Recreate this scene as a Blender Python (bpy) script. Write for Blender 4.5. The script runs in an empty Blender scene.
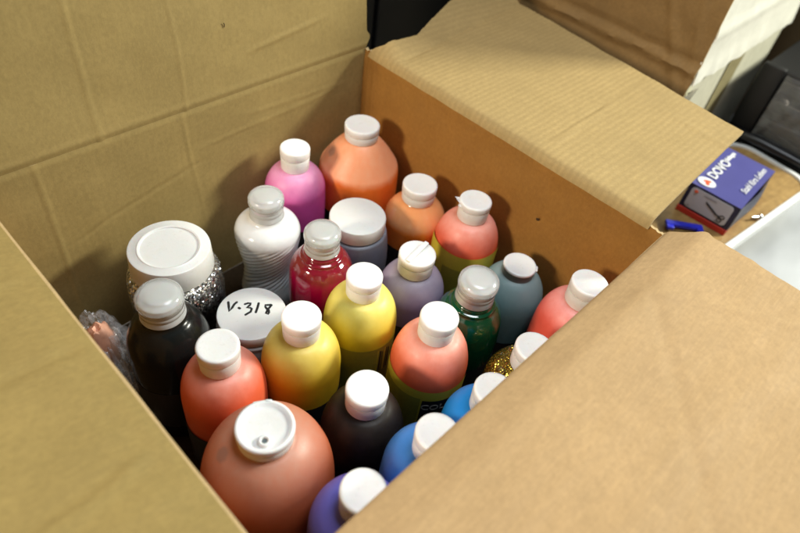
import bpy, bmesh, math, random
from mathutils import Vector, Matrix, noise as mn
random.seed(7)
S = 0.001                                   # everything below is written in millimetres
C = bpy.context.scene.collection
PI = math.pi
rad = math.radians

# ------------------------------------------------------------------ objects
def tag(o, label=None, cat=None, group=None, kind=None):
    if label: o['label'] = label
    if cat: o['category'] = cat
    if group: o['group'] = group
    if kind: o['kind'] = kind
    return o

def thing(name, loc, label, cat, group=None, rz=0.0, rx=0.0, ry=0.0):
    o = bpy.data.objects.new(name, None); C.objects.link(o)
    o.empty_display_size = 0.02
    o.location = Vector(loc) * S; o.rotation_euler = (rx, ry, rz)
    return tag(o, label, cat, group)

def link(name, me, mats, parent=None, smooth=True, sharp=38):
    if not isinstance(mats, (list, tuple)): mats = [mats]
    for m in mats: me.materials.append(m)
    if smooth:
        me.polygons.foreach_set('use_smooth', [True] * len(me.polygons))
        me.set_sharp_from_angle(angle=rad(sharp))
    o = bpy.data.objects.new(name, me); C.objects.link(o)
    if parent: o.parent = parent
    return o

def from_bm(name, bm, mats, parent=None, smooth=True, sharp=38):
    bmesh.ops.recalc_face_normals(bm, faces=bm.faces)
    me = bpy.data.meshes.new(name); bm.to_mesh(me); bm.free()
    return link(name, me, mats, parent, smooth, sharp)

# ------------------------------------------------------------------ shapes
def catmull(pts, n=6):
    """smooth a profile; a point written (r, z, 1) stays a sharp corner"""
    out = []
    segs, cur = [], [pts[0]]
    for p in pts[1:]:
        cur.append(p)
        if len(p) > 2: segs.append(cur); cur = [p]
    if len(cur) > 1: segs.append(cur)
    for sg in segs:
        q = [Vector(p[:2]) for p in sg]
        if len(q) == 2:
            out += q[:1]; last = q[-1]; continue
        h = [max(1e-6, (q[i + 1] - q[i]).length) for i in range(len(q) - 1)]
        m = []
        for i in range(len(q)):
            if i == 0: m.append((q[1] - q[0]) / h[0])
            elif i == len(q) - 1: m.append((q[-1] - q[-2]) / h[-1])
            else: m.append(((q[i] - q[i - 1]) / h[i - 1] * h[i] + (q[i + 1] - q[i]) / h[i] * h[i - 1]) / (h[i] + h[i - 1]))
        for i in range(len(q) - 1):
            for k in range(n):
                t = k / n
                out.append((2 * t ** 3 - 3 * t * t + 1) * q[i] + (t ** 3 - 2 * t * t + t) * h[i] * m[i] + (3 * t * t - 2 * t ** 3) * q[i + 1] + (t ** 3 - t * t) * h[i] * m[i + 1])
        last = q[-1]
    out.append(last)
    return [(max(0.0, p[0]), p[1]) for p in out]

def lathe_bm(prof, seg=72, bm=None, rfun=None):
    """prof: (r, z) from top to bottom, closed on the axis when r == 0"""
    bm = bm or bmesh.new()
    rings = []
    for r, z in prof:
        if r <= 1e-6:
            rings.append([bm.verts.new((0, 0, z * S))])
        else:
            ring = []
            for k in range(seg):
                a = 2 * PI * k / seg
                rr = r + (rfun(a, r, z) if rfun else 0)
                ring.append(bm.verts.new((rr * math.cos(a) * S, rr * math.sin(a) * S, z * S)))
            rings.append(ring)
    for A, B in zip(rings, rings[1:]):
        for k in range(seg):
            a0, a1 = A[k % len(A)], A[(k + 1) % len(A)]
            b0, b1 = B[k % len(B)], B[(k + 1) % len(B)]
            vs = []
            for v in (a0, b0, b1, a1):
                if v not in vs: vs.append(v)
            if len(vs) > 2: bm.faces.new(vs)
    return bm

def box_bm(x0, x1, y0, y1, z0, z1, bm=None, bev=0.0, seg=2, rot=None):
    b = bmesh.new()
    bmesh.ops.create_cube(b, size=1.0)
    for v in b.verts:
        v.co = Vector(((x0 + x1) / 2 + v.co.x * (x1 - x0), (y0 + y1) / 2 + v.co.y * (y1 - y0), (z0 + z1) / 2 + v.co.z * (z1 - z0)))
        if rot: v.co = rot @ v.co
        v.co *= S
    if bev: bmesh.ops.bevel(b, geom=b.edges[:], offset=bev * S, segments=seg, affect='EDGES', profile=0.5)
    if bm is None: return b
    me = bpy.data.meshes.new('tmp'); b.to_mesh(me); b.free(); bm.from_mesh(me); bpy.data.meshes.remove(me)
    return bm

def tube_bm(pts, r, bm=None, seg=8, flat=None):
    """round-ended tube through pts (mm); flat=(z, k) squashes heights about z"""
    bm = bm or bmesh.new()
    P = [Vector(p) for p in pts]
    d0 = (P[1] - P[0]).normalized(); d1 = (P[-1] - P[-2]).normalized()
    Q = [(P[0] - d0 * r * .9, .35), (P[0] - d0 * r * .5, .85)] + [(p, 1.0) for p in P] + [(P[-1] + d1 * r * .5, .85), (P[-1] + d1 * r * .9, .35)]
    rings = []
    for i, (p, k) in enumerate(Q):
        t = (Q[min(i + 1, len(Q) - 1)][0] - Q[max(i - 1, 0)][0]).normalized()
        up = Vector((0, 0, 1)) if abs(t.z) < .9 else Vector((1, 0, 0))
        s = t.cross(up).normalized(); u = s.cross(t).normalized()
        ring = []
        for j in range(seg):
            a = 2 * PI * j / seg
            v = p + (s * math.cos(a) + u * math.sin(a)) * r * k
            if flat: v.z = flat[0] + (v.z - flat[0]) * flat[1]
            ring.append(bm.verts.new(v * S))
        rings.append(ring)
    for A, B in zip(rings, rings[1:]):
        for j in range(seg): bm.faces.new((A[j], B[j], B[(j + 1) % seg], A[(j + 1) % seg]))
    bm.faces.new(rings[0]); bm.faces.new(rings[-1])
    return bm

def sheet(name, fn, nu, nv, th, mats, parent=None, sharp=60):
    """bent board: fn(u, v) gives the inner face, thickness th (mm) goes to the back (-du x dv)"""
    G = [[fn(i / nu, j / nv) for j in range(nv + 1)] for i in range(nu + 1)]
    def nrm(i, j):
        du = G[min(i + 1, nu)][j] - G[max(i - 1, 0)][j]
        dv = G[i][min(j + 1, nv)] - G[i][max(j - 1, 0)]
        n = du.cross(dv)
        return n.normalized() if n.length > 1e-9 else Vector((0, 0, 1))
    bm = bmesh.new()
    F = [[bm.verts.new(G[i][j] * S) for j in range(nv + 1)] for i in range(nu + 1)]
    B = [[bm.verts.new((G[i][j] - nrm(i, j) * th) * S) for j in range(nv + 1)] for i in range(nu + 1)]
    for i in range(nu):
        for j in range(nv):
            bm.faces.new((F[i][j], F[i + 1][j], F[i + 1][j + 1], F[i][j + 1]))
            bm.faces.new((B[i][j], B[i][j + 1], B[i + 1][j + 1], B[i + 1][j]))
    E = []
    for i in range(nu):
        E.append(bm.faces.new((F[i][0], B[i][0], B[i + 1][0], F[i + 1][0])))
        E.append(bm.faces.new((F[i][nv], F[i + 1][nv], B[i + 1][nv], B[i][nv])))
    for j in range(nv):
        E.append(bm.faces.new((F[0][j], F[0][j + 1], B[0][j + 1], B[0][j])))
        E.append(bm.faces.new((F[nu][j], B[nu][j], B[nu][j + 1], F[nu][j + 1])))
    for f in E: f.material_index = 1 if len(mats) > 1 else 0
    return from_bm(name, bm, mats, parent, True, sharp)

def nz(x, y, z, s):                          # smooth noise about -1..1, s = size in mm
    return mn.noise(Vector((x / s, y / s, z / s)))

def bump1(d, w):                             # a soft ridge of half-width w
    t = abs(d) / w
    return 0.0 if t >= 1 else (1 - t * t) ** 2

def ss(a, b, x):
    t = max(0.0, min(1.0, (x - a) / (b - a))); return t * t * (3 - 2 * t)

def text_mesh(txt, size, shear=0.0, ext=0.15, bold=0.0):
    cu = bpy.data.curves.new('txt', 'FONT'); cu.body = txt; cu.size = size * S; cu.shear = shear
    cu.extrude = ext * S; cu.align_x = 'LEFT'; cu.offset = bold * S; cu.resolution_u = 4
    o = bpy.data.objects.new('txt', cu); C.objects.link(o)
    dg = bpy.context.evaluated_depsgraph_get(); dg.update()
    me = bpy.data.meshes.new_from_object(o.evaluated_get(dg))
    bpy.data.objects.remove(o); bpy.data.curves.remove(cu)
    return me

# ------------------------------------------------------------------ materials
class N:
    def __init__(s, name):
        s.m = bpy.data.materials.new(name); s.m.use_nodes = True
        s.t = s.m.node_tree; s.t.nodes.clear()
        s.out = s.t.nodes.new('ShaderNodeOutputMaterial')
        s.b = s.t.nodes.new('ShaderNodeBsdfPrincipled')
        s.t.links.new(s.b.outputs[0], s.out.inputs[0])
        s.tc = s.t.nodes.new('ShaderNodeTexCoord')
    def new(s, kind, **kw):
        n = s.t.nodes.new(kind)
        for k, v in kw.items():
            if k.startswith('_'): setattr(n, k[1:], v)
            else: n.inputs[k.replace('_', ' ')].default_value = v
        return n
    def l(s, a, b): s.t.links.new(a, b)
    def set(s, **kw):
        for k, v in kw.items(): s.b.inputs[k.replace('_', ' ')].default_value = v
    def noise(s, scale, detail=3.0, rough=.55, vec=None, stretch=None):
        n = s.new('ShaderNodeTexNoise', Scale=scale, Detail=detail, Roughness=rough)
        v = vec or s.tc.outputs['Object']
        if stretch:
            mp = s.new('ShaderNodeMapping'); mp.inputs['Scale'].default_value = stretch
            s.l(v, mp.inputs['Vector']); v = mp.outputs[0]
        s.l(v, n.inputs['Vector']); return n
    def ramp(s, fac, a, b, lo=0.0, hi=1.0):
        r = s.new('ShaderNodeMapRange', From_Min=a, From_Max=b, To_Min=lo, To_Max=hi)
        s.l(fac, r.inputs['Value']); return r.outputs[0]
    def mixc(s, fac, a, b, mode='MIX'):
        n = s.t.nodes.new('ShaderNodeMix'); n.data_type = 'RGBA'; n.blend_type = mode
        for sock, v in ((n.inputs[0], fac), (n.inputs[6], a), (n.inputs[7], b)):
            if hasattr(v, 'links'): s.l(v, sock)
            elif isinstance(v, (int, float)): sock.default_value = v
            else: sock.default_value = (*v, 1) if len(v) == 3 else v
        return n.outputs[2]
    def math(s, op, a, b=0.0):
        n = s.t.nodes.new('ShaderNodeMath'); n.operation = op
        for sock, v in ((n.inputs[0], a), (n.inputs[1], b)):
            if hasattr(v, 'links'): s.l(v, sock)
            else: sock.default_value = v
        return n.outputs[0]
    def bump(s, h, strength, dist, nrm=None):
        b = s.new('ShaderNodeBump', Strength=strength, Distance=dist)
        s.l(h, b.inputs['Height'])
        if nrm: s.l(nrm, b.inputs['Normal'])
        return b.outputs[0]

def cardboard(name, col, axis, period=7.5, corr=.5, fib=None, tone=.05):
    """kraft board; corrugation bands repeat along `axis`, fibres run across it"""
    n = N(name)
    big = n.noise(14, 4, .6); mid = n.noise(70, 4, .6)
    st = {'X': (620, 260, 260), 'Y': (260, 620, 260), 'Z': (260, 260, 620)}[axis]
    st = fib or st
    fibre = n.noise(1.0, 3, .6, stretch=st)
    speck = n.noise(1500, 2, .6)
    wv = n.new('ShaderNodeTexWave', Scale=.314 / (period * S), Distortion=2.2, Detail=3.0, Detail_Scale=.5)
    wv.wave_type = 'BANDS'; wv.bands_direction = axis
    n.l(n.tc.outputs['Object'], wv.inputs['Vector'])
    c0 = n.mixc(n.ramp(big.outputs[0], .3, .7), [x * (1 - 2.2 * tone) for x in col], [x * (1 + 1.6 * tone) for x in col])
    c1 = n.mixc(n.ramp(mid.outputs[0], .35, .7, 0, .45), c0, [x * .86 for x in col])
    c2 = n.mixc(n.ramp(fibre.outputs[0], .45, .75, 0, .38), c1, [min(1, x * 1.3) for x in col])
    blot = n.noise(230, 4, .65)
    c2 = n.mixc(n.ramp(blot.outputs[0], .42, .72, 0, .5), c2, [x * .74 for x in col])
    c3 = n.mixc(n.ramp(speck.outputs[0], .57, .72, 0, .5), c2, [x * .62 for x in col])
    c4 = n.mixc(n.ramp(wv.outputs['Fac'], .0, 1, 0, .26 * corr), c3, [x * .72 for x in col])
    scr = n.noise(1.0, 3, .5, stretch=tuple(v * k for v, k in zip(st, (.09, .5, .35))) if st[0] < st[1] else tuple(v * k for v, k in zip(st, (.4, .35, .1))))
    c4 = n.mixc(n.ramp(scr.outputs[0], .69, .77, 0, .22), c4, [min(1, x * 1.5) for x in col])
    n.l(c4, n.b.inputs['Base Color'])
    scuff = n.noise(1.0, 5, .7, stretch=tuple(v / 14 for v in st))
    n.l(n.ramp(scuff.outputs[0], .4, .7, .85, .62), n.b.inputs['Roughness'])
    h = n.math('ADD', n.math('MULTIPLY', n.math('MULTIPLY', wv.outputs['Fac'], n.ramp(big.outputs[0], .3, .7, .25, .9)), .5 * corr), n.math('MULTIPLY', mid.outputs[0], .12))
    h = n.math('ADD', h, n.math('MULTIPLY', fibre.outputs[0], .14))
    n.l(n.bump(h, .55, .0009), n.b.inputs['Normal'])
    n.set(Specular_IOR_Level=.25)
    return n.m

def flat(name, col, rough=.5, spec=.5, metal=0.0, coat=0.0, var=.0, bump=0.0, bscale=300, sss=0.0, trans=0.0, ior=1.45):
    n = N(name)
    n.set(Roughness=rough, Specular_IOR_Level=spec, Metallic=metal, Coat_Weight=coat, Coat_Roughness=.08, IOR=ior, Transmission_Weight=trans)
    no = n.noise(bscale, 4, .6)
    if var:
        n.l(n.mixc(n.ramp(no.outputs[0], .3, .7), [x * (1 - var) for x in col], [min(1, x * (1 + var)) for x in col]), n.b.inputs['Base Color'])
    else: n.b.inputs['Base Color'].default_value = (*col, 1)
    if bump: n.l(n.bump(no.outputs[0], bump, .0006), n.b.inputs['Normal'])
    if sss: n.set(Subsurface_Weight=sss, Subsurface_Scale=.006); n.b.inputs['Subsurface Radius'].default_value = (1, .8, .7)
    return n.m

def paint_plastic(name, col, frost, z0, z1, rough=.44, coat=.0, sss=.35, low=None, wob=3.0, spot=None, spec=.5):
    """translucent bottle: paint seen through the wall, thin film and empty plastic above its level (z0..z1 in the bottle's own mm)"""
    n = N(name)
    sep = n.new('ShaderNodeSeparateXYZ'); n.l(n.tc.outputs['Object'], sep.inputs[0])
    no = n.noise(55, 3, .6); fine = n.noise(700, 3, .6)
    z = n.math('ADD', sep.outputs[2], n.math('MULTIPLY', n.math('SUBTRACT', no.outputs[0], .5), wob * 4 * S))
    r = n.new('ShaderNodeMapRange', From_Min=z0 * S, From_Max=z1 * S); r.interpolation_type = 'SMOOTHSTEP'
    n.l(z, r.inputs['Value'])
    streak = n.noise(1.0, 4, .65, stretch=(150, 150, 18))
    fac = n.math('MULTIPLY', r.outputs[0], n.ramp(streak.outputs[0], .3, .75, .72, 1.0))
    c = n.mixc(n.ramp(no.outputs[0], .3, .7), [x * .93 for x in col], [min(1, x * 1.05) for x in col])
    c = n.mixc(fac, c, frost)
    if spot:                                  # a soft grey spot blended into the body colour
        sv = n.t.nodes.new('ShaderNodeVectorMath'); sv.operation = 'DISTANCE'; sv.inputs[1].default_value = tuple(v * S for v in spot[:3])
        n.l(n.tc.outputs['Object'], sv.inputs[0])
        dd = n.math('ADD', sv.outputs['Value'], n.math('MULTIPLY', n.math('SUBTRACT', n.noise(180, 3).outputs[0], .5), .006))
        c = n.mixc(n.ramp(dd, spot[3] * S * .55, spot[3] * S, .42, 0), c, (.16, .13, .12))
    if low:
        c = n.mixc(n.ramp(sep.outputs[2], low[1] * S, low[2] * S, 1, 0), c, low[0])
    n.l(c, n.b.inputs['Base Color'])
    n.set(Specular_IOR_Level=spec, Coat_Weight=coat, Coat_Roughness=.06, Subsurface_Weight=sss, Subsurface_Scale=.006)
    n.b.inputs['Subsurface Radius'].default_value = (1.0, .7, .6)
    n.l(n.ramp(fine.outputs[0], .3, .7, rough - .05, rough + .07), n.b.inputs['Roughness'])
    n.l(n.bump(no.outputs[0], .15, .001), n.b.inputs['Normal'])
    return n.m

def glitter(name, cols, size=1.1, dark=(.02, .02, .02), z0=None, z1=None):
    n = N(name)
    v = n.new('ShaderNodeTexVoronoi', Scale=1 / (size * S)); n.l(n.tc.outputs['Object'], v.inputs['Vector'])
    geo = n.new('ShaderNodeNewGeometry')
    sub = n.t.nodes.new('ShaderNodeVectorMath'); sub.operation = 'SUBTRACT'; sub.inputs[1].default_value = (.5, .5, .5)
    n.l(v.outputs['Color'], sub.inputs[0])
    sc = n.t.nodes.new('ShaderNodeVectorMath'); sc.operation = 'SCALE'; sc.inputs['Scale'].default_value = 1.5
    n.l(sub.outputs[0], sc.inputs[0])
    ad = n.t.nodes.new('ShaderNodeVectorMath'); ad.operation = 'ADD'
    n.l(geo.outputs['Normal'], ad.inputs[0]); n.l(sc.outputs[0], ad.inputs[1])
    no = n.t.nodes.new('ShaderNodeVectorMath'); no.operation = 'NORMALIZE'; n.l(ad.outputs[0], no.inputs[0])
    n.l(no.outputs[0], n.b.inputs['Normal'])
    sp = n.new('ShaderNodeSeparateColor'); n.l(v.outputs['Color'], sp.inputs[0])
    c = n.mixc(n.ramp(sp.outputs[0], .1, .9), cols[0], cols[1])
    if z0 is not None:
        s3 = n.new('ShaderNodeSeparateXYZ'); n.l(n.tc.outputs['Object'], s3.inputs[0])
        c = n.mixc(n.ramp(s3.outputs[2], z0 * S, z1 * S, 1, 0), c, dark)
    n.l(c, n.b.inputs['Base Color'])
    n.set(Metallic=.9, Roughness=.22, Coat_Weight=.8, Coat_Roughness=.05)
    return n.m

KRAFT = (.338, .243, .088)
M_X = cardboard('kraft_flutes_x', KRAFT, 'X', corr=.25)
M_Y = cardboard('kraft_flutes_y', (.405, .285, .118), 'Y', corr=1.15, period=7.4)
M_Yin = cardboard('kraft_inner_warm_lit_y', (.34, .166, .036), 'Y', corr=.10, tone=.06)  # same board, with the warm lamp tint put into its colour
M_FR = cardboard('kraft_front_lit', (.455, .302, .146), 'Y', corr=.10, tone=.05, fib=(70, 520, 300))  # same board, made paler to carry the stronger light on this flap
M_FL = cardboard('kraft_front_olive_dim', (.305, .217, .072), 'Y', corr=.10, tone=.06, fib=(80, 520, 300))  # same board, made darker to carry the weaker light on this flap
M_EDGE = cardboard('kraft_edge', (.52, .38, .19), 'X', period=3.5, corr=.9)
def cap_mat(name, col, dirt):
    n = N(name); n.set(Roughness=.36, Subsurface_Weight=.15, Subsurface_Scale=.006)
    a = n.noise(45, 5, .7); b = n.noise(260, 4, .65); f = n.noise(900, 2)
    c = n.mixc(n.ramp(a.outputs[0], .5, .75, 0, .5), col, [x * y for x, y in zip(col, (.93, .90, .82))])
    c = n.mixc(n.ramp(b.outputs[0], .60, .72, 0, .45), c, dirt)
    n.l(c, n.b.inputs['Base Color'])
    n.l(n.ramp(b.outputs[0], .35, .7, .28, .5), n.b.inputs['Roughness'])
    n.l(n.bump(n.math('ADD', b.outputs[0], n.math('MULTIPLY', f.outputs[0], .3)), .18, .0006), n.b.inputs['Normal'])
    return n.m
M_CAP = cap_mat('cap_white_plastic', (.85, .845, .83), (.66, .64, .60))
M_CAPG = cap_mat('lid_grey_white_plastic', (.76, .76, .75), (.60, .59, .57))
M_DOME = flat('cap_milky_clear_plastic', (.93, .95, .95), .22, .5, sss=.0, trans=.72, coat=.5, ior=1.25)
M_SKIRT = flat('cap_clear_skirt', (.80, .82, .82), .15, .5, trans=.5, coat=.5)
M_DARKRING = flat('cap_grey_ring', (.16, .19, .19), .35)
M_INK = flat('marker_ink', (.012, .012, .014), .45)

# ------------------------------------------------------------------ cardboard box (inner x 64..505, y 93..507, rim z 256)
X0, X1, Y0, Y1, RIM = 64.0, 505.0, 93.0, 507.0, 254.0
box = thing('cardboard_box', (285, 300, 0), 'large open brown cardboard box packed with paint bottles, its flaps folded out', 'cardboard box')
OFF = Vector((285, 300, 0))

def bl_wall(u, v):
    x = X0 - 6 + (X1 + 5 - X0 + 6) * u; z = 5 + (RIM - 5) * v
    d = (2.2 * nz(x, 3, z, 120) + .7 * nz(x, 9, z, 34)) * (1 - ss(205, 252, z))
    d += .6 * bump1(x - 109 - .02 * (z - 130), 4.5) + .4 * bump1(x - 260 - 5 * math.sin(z / 60), 3.6) * (.5 + .5 * ss(90, 200, z))
    d += .6 * bump1(z - (206 + .05 * (x - 300) + 3 * nz(x, 0, 0, 40)), 4) * ss(250, 300, x) * (1 - ss(440, 480, x))
    d += .5 * bump1(z - (222 - .04 * (x - 400)), 3.5) * ss(320, 350, x) * (1 - ss(450, 490, x))
    d -= .6 * bump1(z - (168 + .22 * (x - 180) + 4 * nz(x, 5, 0, 30)), 4) * ss(110, 140, x) * (1 - ss(250, 290, x))
    d -= 1.0 * ss(249, 254, z)
    return Vector((x, Y1 - d, z)) - OFF
def bl_flap(u, v):
    x = X0 - 6 + (X1 + 5 - X0 + 6) * u; t = 222 * v
    x += (4 * v + 1.6 * nz(0, 0, t, 18)) * u
    if u > .93: x += 5.5 * bump1(t - 13, 9) * (u - .93) / .07
    lean = rad(7)
    d = (2.4 * nz(x, 30, t, 130) + .7 * nz(x, 40, t, 30)) * ss(0, 45, t)
    d += .65 * bump1(x - 173 - .03 * t - 2 * nz(0, 0, t, 50), 4.5) + .6 * bump1(x - 262 - 3 * math.sin(t / 50), 3.6)
    d += -1.0 * (1 - ss(0, 4, t)) + .5 * bump1(t - 6, 4)
    d += .9 * bump1(t - (38 + .12 * (x - 330)), 4) * ss(330, 360, x) * (1 - ss(420, 460, x))
    return Vector((x, Y1 - d + t * math.sin(lean), RIM + .1 + t * math.cos(lean))) - OFF
def br_wall(u, v):
    y = Y1 - .5 - (Y1 - Y0 - 1) * u; z = 5 + (RIM - 8) * v
    if v > .95: z += (v - .95) / .05 * ((4.0 * nz(y, 1, 0, 4) + 3) * ss(478, 490, y) + (2.5 * nz(y, 1, 0, 4.7) - 2) * (1 - ss(98, 110, y)))
    d = 2.0 * nz(4, y, z, 110) + .5 * nz(8, y, z, 30) + 1.2 * bump1(y - 487, 4) + 1.0 * bump1(y - 497, 4)
    d -= 1.5 * ss(240, 252, z)
    d -= 1.3 * math.exp(-((y - 215.7) ** 2 + (z - 183) ** 2) / 5)
    return Vector((X1 + 1 - d, y, z)) - OFF
def br_left(x):                                 # the torn, curling end of the right rear flap
    pts = [(505, 500), (518, 484), (534, 481.6), (567, 480), (612, 495.5), (673, 514), (748, 522), (800, 520)]
    for (a, b), (c, d) in zip(pts, pts[1:]):
        if x <= c: return b + (d - b) * max(0, (x - a) / (c - a))
    return 520
def br_flap(u, v):                              # v: away from the box, u: from left end to right end
    xo = 742 + 49 * (1 - u) + 1.5 * nz(u * 400, 0, 0, 30)
    x = X1 + 2 + (xo - X1 - 2) * (v ** 1.35 * .75 + .25 * v)
    yl = br_left(x) + 1.0 * nz(x, 0, 0, 9); yr = 107 + 9 * v
    y = yl + (yr - yl) * u
    z = RIM + 1.5 - 8.0 * (1 - math.sqrt(max(0, 1 - (1 - min(1, v / .05)) ** 2))) + ss(.02, .1, v) * 1.6 * nz(x, y, 0, 120) + .5 * nz(x, y, 5, 25)
    ys = 454 + (x - 523) * .1
    z += .42 * max(0, min(38, y - ys)) * ss(0, .12, v) + .12 * max(0, y - ys - 38)
    z -= 1.2 * bump1(y - ys + 2, 4) * ss(.03, .12, v)
    z += 1.3 * bump1(y - (239 + .05 * (x - 520) + 3 * nz(x, 0, 7, 40)), 5) * ss(515, 540, x)
    z -= 1.2 * bump1(y - 247 - .02 * (x - 600), 6) * ss(560, 640, x)
    z += 1.0 * bump1(x - 700 - .1 * (y - 200), 8) * (1 - ss(150, 260, y))
    return Vector((x, y, z)) - OFF
def fr_wall(u, v):
    x = X0 - 2 + (X1 + 2 - X0 + 2) * u; z = 5 + (RIM - 6) * v
    y = 68 + (Y0 - 1 - 68) * ss(195, 254, z) + 1.0 * nz(x, 0, z, 90)
    return Vector((x, y, z)) - OFF
def fr_flap(u, v):
    x = X0 + 2 + (X1 + 4 - X0 - 2) * u
    t = 232 * v
    pr = [(0, 92, 253), (3, 90.5, 256.2), (8, 86.5, 259), (31, 66, 271.5), (36, 61, 273.4), (42, 55, 274), (76, 20, 274), (120, -23, 273), (232, -133, 262)]
    for (a, ya, za), (b, yb, zb) in zip(pr, pr[1:]):
        if t <= b + 1e-6:
            k = (t - a) / (b - a); y = ya + (yb - ya) * k; z = za + (zb - za) * k; break
    k = ss(0, 1, u)
    z = 254 + (z - 254) * (.55 + .45 * k)
    if u > .97:
        w = (u - .97) / .03; x += w * (1.5 * nz(0, y, 0, 12) + 3.0 * bump1(y - 62, 9) - 3.5 * ss(70, 92, y))
    z += ss(6, 30, t) * (1.5 * nz(x, y, 2, 110) + .5 * nz(x, y, 8, 28))
    z += ss(20, 40, t) * (1.1 * bump1((x - 430) * .8 + (y - 20) * .5, 7) * ss(350, 400, x) - .8 * bump1((x - 300) * .6 - (y + 30) * .7, 9))
    return Vector((x, y, z)) - OFF
def fl_wall(u, v):
    y = 70 + (Y1 - 72) * u; z = 5 + (RIM - 6) * v
    return Vector((X0 - 1 + 1.2 * nz(0, y, z, 90), y, z)) - OFF
def fl_flap(u, v):
    y = Y0 - 3 + (Y1 - 8 - Y0 + 3) * u; t = 226 * v
    x = X0 - 1 - t
    z = RIM + 1.5 - 3.0 * (1 - ss(0, 9, t)) + .17 * t * ss(0, 30, t) + ss(5, 25, t) * (2.2 * nz(x, y, 4, 110) + .7 * nz(x, y, 2, 30))
    z += 2.6 * bump1(y - 205 + .25 * t + 4 * nz(x, 0, 0, 40), 7) * ss(10, 30, t)
    z -= 2.2 * bump1(y - 300 + .05 * t, 6) * ss(4, 20, t)
    z += 1.3 * bump1(y - 385 + .1 * t, 6) * ss(4, 20, t)
    return Vector((x, y, z)) - OFF

sheet('side_wall', bl_wall, 280, 110, 4, [M_X, M_EDGE], box)
sheet('flap', bl_flap, 280, 100, 4, [M_X, M_EDGE], box)
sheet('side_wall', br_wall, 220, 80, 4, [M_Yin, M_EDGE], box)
o = sheet('flap', lambda u, v: br_flap(1 - u, v), 140, 80, 4, [M_Y, M_EDGE], box)
sheet('side_wall', lambda u, v: fr_wall(1 - u, v), 60, 40, 4, [M_X, M_EDGE], box)
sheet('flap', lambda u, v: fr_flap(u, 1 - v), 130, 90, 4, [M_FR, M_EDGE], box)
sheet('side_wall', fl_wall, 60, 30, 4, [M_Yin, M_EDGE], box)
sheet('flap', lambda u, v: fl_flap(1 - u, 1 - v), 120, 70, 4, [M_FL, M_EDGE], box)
from_bm('box_bottom', box_bm(X0 - 285, X1 - 285, 69 - 300, Y1 - 300, .6, 4.2), flat('shade_dark_bottom', (.045, .03, .016), .9, .1, var=.2), box, False)  # board floor coloured near black, putting the gap shade into it

pu = from_bm('puncture', lathe_bm([(0, 0), (1.5, .15), (1.9, 0), (0, -.4)], 14), flat('torn_fibre', (.05, .025, .008), .9), box)
pu.rotation_euler = (0, -PI / 2, .2); pu.location = (Vector((503.9, 215.7, 183)) - OFF) * S
pu2 = from_bm('staple_hole', tube_bm([(0, 0, -1.9), (.5, 0, .4), (-.3, 0, 2.0)], .45), flat('dark_fibre', (.05, .03, .012), .9), box)
pu2.location = (Vector((318, 514.2, 327)) - OFF) * S

# ------------------------------------------------------------------ bottles
FLOOR = 4.4
GROUP = 'paint bottles packed in the box'

def caps_tab(bm, r, z, ang, w=7, d=2.2, h=3):
    box_bm(r - 1.2, r + d, -w / 2, w / 2, z - h / 2, z + h / 2, bm, .8, 2, Matrix.Rotation(ang, 3, 'Z'))

def flip_cap(root, H, r=17.5, h=25, ang=0.0, mat=None, tilt=0.0, split=.60, dish=True, tab=False):
    mat = mat or M_CAP
    zb = H - h; zs = zb + h * split
    pr = [(0, zs - .5), (r - 1.5, zs - .5), (r - .7, zs - .9), (r - .45, zs - 2), (r - .9, zb + .8), (r - 1.4, zb), (r - 3, zb), (0, zb + 2)]
    cap = from_bm('cap', lathe_bm(pr, 64), mat, root, True, 50)
    lp = [(0, H - (.25 if dish else 0)), (r - 4.2, H - (.2 if dish else 0)), (r - 2.4, H), (r - 1.2, H - .15), (r - .35, H - .8), (r, H - 2.0), (r - .1, zs + 1.0), (r - .5, zs + .25), (r - 2, zs), (0, zs)]
    bm = lathe_bm(lp, 64)
    if tab:
        caps_tab(bm, r - .2, zs + 1.5, ang, 6, .8, 1.5)
        caps_tab(bm, r - .4, zs + 1.0, ang + PI, 8, .7, 1.8)
    lid = from_bm('flip_lid', bm, mat, cap, True, 50)
    if tilt:
        lid.rotation_euler = (tilt * math.cos(ang), tilt * math.sin(ang), 0)
    return cap, lid

def dome_cap(root, H, r=19.5, h=30, seg=72):
    """milky disc-top cap over a clear threaded skirt"""
    zs = H - 13
    sk = [(0, zs + .5), (r - 2.5, zs + .5), (r - .8, zs), (r - .8, zs - 4.5), (r - 1.3, zs - 5), (r - 1.3, zs - 5.6), (r - .8, zs - 6.1), (r - .8, zs - 9.5), (r - 1.3, zs - 10), (r - 1.3, zs - 10.6), (r - .8, zs - 11.1)]
    sk += [(r - .5, H - h + 1.2), (r - .3, H - h + .6), (r - .8, H - h), (r - 3, H - h), (0, H - h + 1)]
    c = from_bm('cap', lathe_bm(sk, seg), M_SKIRT, root, True, 60)
    dp = catmull([(0, H), (r * .45, H - .3), (r * .72, H - 1.3), (r * .90, H - 3.6), (r - .25, H - 6.2), (r, H - 8, 1), (r, H - 12.2), (r - .3, H - 12.8, 1), (0, H - 12.8)], 5)
    dt = from_bm('disc_top', lathe_bm(dp, seg), M_DOME, c, True, 60)
    pl = [(0, H - 6.5), (r * .50, H - 6.5), (r * .56, H - 7), (r * .56, H - 9.5), (r * .80, H - 10), (r * .80, H - 12.5), (0, H - 12.5)]
    from_bm('inner_plug', lathe_bm(pl, 48), M_CAPG, dt, True, 50)
    return c

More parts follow.
